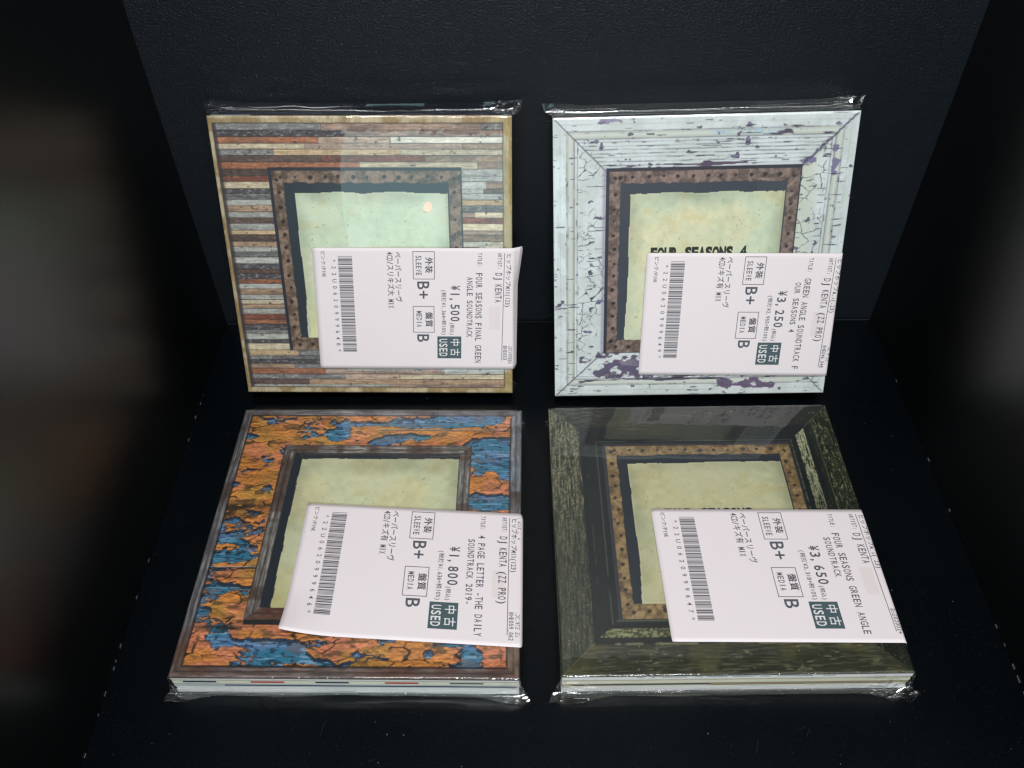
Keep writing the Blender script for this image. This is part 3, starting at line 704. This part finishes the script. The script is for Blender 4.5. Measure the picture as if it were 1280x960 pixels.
def make_sleeve(parent, T, P, seed):
    W2 = 70.25; Zt = T+0.50; Zb = -0.2
    pt, pb = end_profile(Zt, Zb, P['zct'], P['et']); qt, qb = end_profile(Zt, Zb, P['zcb'], P['eb'])
    st = []   # (v_top, z_top, v_bot, z_bot, tau_bottom_end, tau_top_end)
    for (a, b_) in list(zip(qt, qb))[::-1]: st.append((-a[0], a[1], -b_[0], b_[1], a[2], 0, 1))
    for v in np.concatenate([np.linspace(.9, 8, 9), np.linspace(10, HC-10, 56), np.linspace(HC-8, HC-.9, 9)]):
        st.append((v, Zt, v, Zb, 0, 0, 0))
    for (a, b_) in zip(pt, pb): st.append((HC+a[0], a[1], HC+b_[0], b_[1], 0, a[2], 1))
    nt, ns, nb, r = 110, 8, 24, .7
    x = np.linspace(-1, 1, nt)
    rows = []
    for vt, zt, vb, zb, tb, tt, isend in st:
        tau = max(tb, tt); a = W2 + (P['earb'] if tb > 0 else P['eart'])*tau**1.15; rr = r*(1-tau)
        sag = 0
        if not isend: sag = .10*max(0, (vt-(HC-10))/10)**2 + .10*max(0, (10-vt)/10)**2
        else: sag = .10*(1-tau) if tau < .02 else 0
        top = np.stack([(a-rr)*x, np.full(nt, vt), np.full(nt, zt-sag)], 1)
        th = np.linspace(0, np.pi/2, 5)[1:]
        arc = np.stack([a-rr+rr*np.sin(th), np.full(4, vt), zt-sag-rr+rr*np.cos(th)], 1)
        f = np.linspace(0, 1, ns+2)[1:-1]; z0 = zt-sag-rr
        sd = np.stack([a+.25*np.sin(f*np.pi)*(1-tau), vt+(vb-vt)*f, z0+(zb-z0)*f], 1)
        bx = np.linspace(a, -a, nb); bot = np.stack([bx, np.full(nb, vb), np.full(nb, zb)], 1)
        mir = lambda q: q[::-1]*np.array([-1, 1, 1])
        rows.append(np.vstack([top, arc, sd, bot, mir(sd), mir(arc)]))
    A = np.array(rows); nr, nc, _ = A.shape
    X = A[..., 0].copy(); Y = A[..., 1].copy(); Z = A[..., 2].copy()
    tau = np.array([max(q[4], q[5]) for q in st])[:, None]; isend = np.array([q[6] for q in st])[:, None]
    isb = (Y < HC/2); out = np.where(isb, -1, 1)
    n0 = fbm(X/34+5, Y/40+3, seed, 2)-.5
    istop = (np.arange(nc) < nt)[None, :]
    ten = np.abs(fbm((X+Y*.25)/7, (Y-X*.1)/60, seed+21, 2)-.5)*2; ten2 = np.abs(fbm((X+Y)/26, (X-Y)/5, seed+22, 2)-.5)*2
    edgew = np.clip(1-np.minimum(np.minimum(Y, HC-Y), W2-np.abs(X))/26, 0, 1)
    A[..., 2] += np.where(istop, (n0*.22 - .04*np.exp(-(ten/.12)**2)*edgew - .04*np.exp(-(ten2/.10)**2)*edgew**2 + (fbm(X/20, Y/12, seed+23, 2)-.5)*.05*edgew**2)*np.clip(1-tau*3, 0, 1), 0)
    near = np.clip(1-(W2+4-np.abs(X))/P.get('crw', 20), 0, 1)**1.3
    sidew = np.where(X > 0, P.get('cr_r', 1), P.get('cr_l', .5)); amp = np.where(isb, P.get('crb', 1), P.get('crt', 1))
    ends = np.clip(tau*4, 0, 1)*isend
    # long soft waves along the end film, sharp folds close to the corners
    A[..., 1] += out*(fbm(X/19, Z/12, seed+3, 2)-.5)*.7*ends*amp
    A[..., 2] += (fbm(X/22, Y/9, seed+4, 2)-.5)*.25*ends*amp*(tau > .3)
    tail = np.clip((tau-.6)/.4, 0, 1)
    shr = P.get('shrb', 0)*isb + P.get('shrt', 0)*(~isb)
    A[..., 1] -= out*shr*tail*(1-np.clip(near*2.2, 0, 1))*(.8+.4*fbm(X/25, Y*0+2, seed+6, 2))
    fold = np.abs(fbm(X/6.5+Z/5, Y/5, seed+7, 2)-.5)*2; fold2 = np.abs(fbm(X/3.4-Y/4, Z/4, seed+8, 2)-.5)*2
    A[..., 2] += ((.35-fold)*2.6 + (.3-fold2)*1.1)*ends*near*sidew*amp
    A[..., 1] += out*((fold2-.3)*1.6+(fold-.3)*1.8)*ends*near*sidew*amp
    A[..., 2] = np.maximum(A[..., 2], P.get('zmin', -9) + .0)
    F = (lambda i, j: np.stack([i+j, i+(j+1) % nc, i+nc+(j+1) % nc, i+nc+j], -1).reshape(-1, 4))(np.arange(nr-1)[:, None]*nc, np.arange(nc)[None, :])
    crm = ((near[:-1]*sidew[:-1] > .22) & (ends[:-1] > .3)).reshape(-1)
    o = mesh_obj('plastic_sleeve', A.reshape(-1, 3)*1e-3, F, [M['film'], M['crumple']], parent, crm.astype(int), True)
    o.data.polygons.foreach_set('use_smooth', ~crm); o.data.update()
    b = MB()
    for row in (0, nr-1):
        p = A[row, :nt]; s = .07
        for k in range(nt-1):
            x0, y0, z0 = p[k]; x1, y1, z1 = p[k+1]
            b.add([(x0*1e-3, (y0-s)*1e-3, (z0-s)*1e-3), (x1*1e-3, (y1-s)*1e-3, (z1-s)*1e-3), (x1*1e-3, (y1+s)*1e-3, (z1+s)*1e-3), (x0*1e-3, (y0+s)*1e-3, (z0+s)*1e-3),
                   (x0*1e-3, (y0+s)*1e-3, (z0-s)*1e-3), (x1*1e-3, (y1+s)*1e-3, (z1-s)*1e-3)], [(0, 1, 2, 3), (0, 4, 5, 1), (4, 3, 2, 5)])
    q = b.build('seam', M['film'], o); q['kind'] = 'stuff'
    return o

# ------------------------------------------------------------------ the four packs
def make_pack(name, label, M3, art, stack, P, L):
    T = 14.22
    root = bpy.data.objects.new(name, None); COL.objects.link(root); root.empty_display_size = 0.02
    root.matrix_world = M3
    tag(root, label, 'CD set', 'used CD sets displayed in clear sleeves')
    # printed cover: fine grid carrying the print as a colour attribute, on its card body
    bot = P.get('cover_t', 1.6)
    C = lin(np.clip(art, 0, 255)).reshape(-1, 3)
    x = (U.ravel()-70)*1e-3; y = V.ravel()*1e-3
    z = np.full(x.shape, T*1e-3)
    e = np.minimum(np.minimum(U, 140-U), np.minimum(V, HC-V)).ravel(); z = z - 0.00035*np.clip(1-e/.9, 0, 1)**2
    cov = mesh_obj('cover_card', np.stack([x, y, z], 1), grid_faces(NG, NG), M['pr'], root, smooth=True, colors=C)
    b = MB(); e_ = .00001
    b.box(-.0700+e_, .0700-e_, e_, HC*1e-3-e_, (T-bot)*1e-3, (T-.36)*1e-3)
    b.build('cover_edge', M[P['edge']], cov)
    for (nm, z0, z1, inb, inl, segs) in stack:
        # a card wallet: body plus coloured stretches of its front/top edge
        b = MB(); mats = []; W0, W1 = -70+inl, 70-inl
        def mi(k):
            if M[k] not in mats: mats.append(M[k])
            return mats.index(M[k])
        b.box(W0*1e-3, W1*1e-3, inb*1e-3, (HC-P.get('int', .5)-inb)*1e-3, z0*1e-3, (z1-.06)*1e-3, m=mi(segs['base']))
        for (a, c, zz0, zz1, k, end) in segs.get('bits', []):
            yy = inb if end == 'b' else HC-P.get('int', .5)-inb
            y0, y1 = (yy-.05, yy+.2) if end == 'b' else (yy-.2, yy+.05)
            b.box((a-70)*1e-3, (c-70)*1e-3, y0*1e-3, y1*1e-3, zz0*1e-3, zz1*1e-3, m=mi(k))
        b.build(nm, mats, root)
    if P.get('title'):
        i = Ink(); tx, uu, vv, pt, hh = P['title']
        i.text(tx, uu, vv, pt, hh, 1.0, .06)
        V2 = np.array(i.V); Vm = np.stack([(V2[:, 0]-70)*1e-3, V2[:, 1]*1e-3, np.full(len(V2), (T+.05)*1e-3)], 1)
        mesh_obj('title_lettering', Vm, [tuple(f) for f in i.F], M['inkd'], cov)
    make_sleeve(root, T, P, P['seed'])
    make_label(root, T, L)
    return root

def frame(o, u, v, n, T=0.01422, lift=0.0006):
    o = Vector(o) - Vector(n)*T + Vector((0, 0, lift))
    return Matrix(((u[0], v[0], n[0], o[0]), (u[1], v[1], n[1], o[1]), (u[2], v[2], n[2], o[2]), (0, 0, 0, 1)))

def up(x, yb, tilt, ip, yaw):
    u = Vector((math.cos(yaw), math.sin(yaw), 0)); n = Vector((math.sin(yaw)*math.cos(tilt), -math.cos(yaw)*math.cos(tilt), math.sin(tilt)))
    v = n.cross(u); u2 = u*math.cos(ip)+v*math.sin(ip); v2 = -u*math.sin(ip)+v*math.cos(ip)
    return Vector((x, yb, 0))+n*0.01422, u2, v2, n
def flat(x, y, r):
    return Vector((x, y, 0.01422)), Vector((math.cos(r), math.sin(r), 0)), Vector((-math.sin(r), math.cos(r), 0)), Vector((0, 0, 1))

baseP = dict(shrb=2.6, eb=4.2, et=1.6, zcb=1.0, zct=3.0, earb=4.2, eart=1.5, zmin=-0.45, crb=1, crt=.4)
upP = dict(shrt=1.2, eb=1.1, et=5.0, zcb=2.0, zct=3.4, earb=2.2, eart=4.6, crb=.3, crt=1)

make_pack('cd_set', 'CD set with a cover of stacked colourful wood strips, leaning at the upper left', frame(*up(-0.0784, -0.04902, 0.33638, -0.00375, -0.00909), lift=.0012),
    cover_planks(),
    [('disc_wallet', 9.6, 13.2, .1, .2, dict(base='dark', bits=[(1.2, 19.5, 10.0, 12.9, 'pale', 't'), (72, 130, 10.2, 12.7, 'maroon', 't'), (20, 70, 10.2, 11.0, 'brown', 't')])),
     ('disc_wallet', 6.4, 9.5, .5, .3, dict(base='dark', bits=[(72, 130, 8.0, 9.2, 'maroon', 't'), (6, 19.4, 8.4, 9.2, 'grey', 't')])),
     ('disc_wallet', 3.2, 6.3, .3, .4, dict(base='navy')), ('back_card', 0, 3.1, .1, .2, dict(base='dark'))],
    dict(upP, edge='tan', int=.04, cover_t=.9, seed=501, cr_r=1.0, cr_l=.22, crt=1.25),
    dict(u0=42.2, v0=80.2, ku=-.033, kv=.002, phi=R_(60), r=1.6, ue=139.4, LW=103.5, flare=2.4, rc=2.2, ph=0, llabel='pink paper price label reading 1,500 yen with a lifted right end',
         txt=dict(artist='DJ KENTA', t1='FOUR SEASONS FINAL GREEN', t2='ANGLE SOUNDTRACK', price='¥1,500', net='¥1,364', memo='4CD/スリキズ大 MIX', code='*22U0620999648*', sku='BHE053', skp=1.35, sku2='1DCV97EEN'), skt=52.2))
make_pack('cd_set', 'CD set with a cracked white painted wood frame cover, leaning at the upper right', frame(*up(0.08427, -0.05229, 0.36163, 0.02764, -0.0232), lift=.0012),
    cover_white(),
    [('disc_wallet', 9.6, 13.2, .1, .2, dict(base='dark', bits=[(1.2, 17, 10.4, 12.8, 'tan', 't')])),
     ('disc_wallet', 6.4, 9.5, .4, .3, dict(base='navy')), ('disc_wallet', 3.2, 6.3, .3, .4, dict(base='pale')), ('back_card', 0, 3.1, .1, .1, dict(base='pale'))],
    dict(upP, edge='pale', int=.04, cover_t=.9, seed=521, cr_r=.55, cr_l=.15, crt=.8, title=('FOUR SEASONS 4', 47.2, 74.6, 3.33, 5.6)),
    dict(u0=45.4, v0=77.9, ku=-.032, kv=.022, ks=.975, phi=R_(88), LW=101, rc=1.0, ph=1, llabel='pink paper price label reading 3,250 yen',
         txt=dict(artist='DJ KENTA (ZZ PRO)', t1='GREEN ANGLE SOUNDTRACK F', t2='OUR SEASONS 4', price='¥3,250', net='¥2,955', memo='4CD/キズ有 MIX', code='*22U0620999649*', sku='BHE046_048', skp=1.25, sku2='1DCV97EEN'), skt=48.5))
dash = []
for k, (a, cname) in enumerate([(4.5, 'navy'), (32, 'red'), (58, 'navy'), (86, 'red'), (112, 'teal')]):
    dash.append((a, a+13.5, 8.2, 9.5, cname, 'b'))
make_pack('cd_set', 'CD set with a peeling orange and blue paint cover, lying flat at the lower left', frame(*flat(-0.07551, -0.22563, -0.01185)),
    cover_peel(),
    [('back_card', 0, 2.3, .3, .2, dict(base='white')),
     ('disc_wallet', 2.7, 4.7, .9, .3, dict(base='white')),
     ('disc_wallet', 5.0, 6.9, .3, .3, dict(base='pale', bits=[(21, 139, 5.9, 6.8, 'navy', 'b')])),
     ('airmail_wallet', 7.3, 9.9, .5, .2, dict(base='cream', bits=dash)),
     ('disc_wallet', 10.3, 11.2, 1.1, .2, dict(base='navy')),
     ('disc_wallet', 11.3, 12.5, .2, .2, dict(base='white'))],
    dict(baseP, edge='brown', seed=541, cr_r=.7, cr_l=.35),
    dict(u0=41.7, v0=84.2, ku=-.004, kv=.055, ks=.99, phi=R_(74), r=1.8, LW=101.5, ph=2, rc=2.6, curl=[(-1, 66.5, 26, 4.6)], llabel='pink paper price label reading 1,800 yen with a curled corner',
         txt=dict(artist='DJ KENTA (ZZ PRO)', t1='4 PAGE LETTER -THE DAILY', t2='SOUNDTRACK 2019-', price='¥1,800', net='¥1,636', memo='4CD/キズ有 MIX', code='*22U0620999646*', sku='BHE059_062', skp=1.3, sku2='1DCV97E EN', top2='A 4DAS1AI 4')))
micro = [(a, a+r_, 12.0, 12.35, 'teal', 'b') for a, r_ in ((30, 3), (36, 1.2), (40, 10), (53, 3), (58, 8), (68, 9), (79, 4), (86, 14), (104, 5))]
make_pack('cd_set', 'CD set with a dark green painted wood frame cover, lying flat at the lower right', frame(*flat(0.08115, -0.22483, 0.00923)),
    cover_dark(),
    [('back_card', 0, 2.4, .3, .2, dict(base='white')),
     ('disc_wallet', 2.8, 4.4, .9, .3, dict(base='cream', bits=[(60, 135, 3.4, 4.0, 'olive', 'b')])),
     ('disc_wallet', 4.7, 6.6, .4, .3, dict(base='tan', bits=[(5, 60, 5.2, 6.0, 'navy', 'b')])),
     ('disc_wallet', 7.0, 8.6, .2, .2, dict(base='cream')),
     ('disc_wallet', 8.9, 10.1, .8, .2, dict(base='tan')),
     ('disc_wallet', 10.3, 13.1, .2, .2, dict(base='white', bits=micro))],
    dict(baseP, edge='olive', cover_t=1.0, seed=561, cr_r=1.4, cr_l=.3, earb=4.6, eb=4.8, crw=26, title=('FOUR SEASONS', 50.5, 74.6, 3.35, 5.6)),
    dict(u0=44.3, v0=79.6, ku=.018, kv=.018, ks=.978, phi=R_(88), LW=101, rc=.6, ph=3, llabel='pink paper price label reading 3,650 yen',
         txt=dict(artist='DJ KENTA', t1='FOUR SEASONS GREEN ANGLE', t2='SOUNDTRACK', price='¥3,650', net='¥3,318', memo='4CD/キズ有 MIX', code='*22U0620999647*', sku='BHE020024', skp=1.3), skt=50))
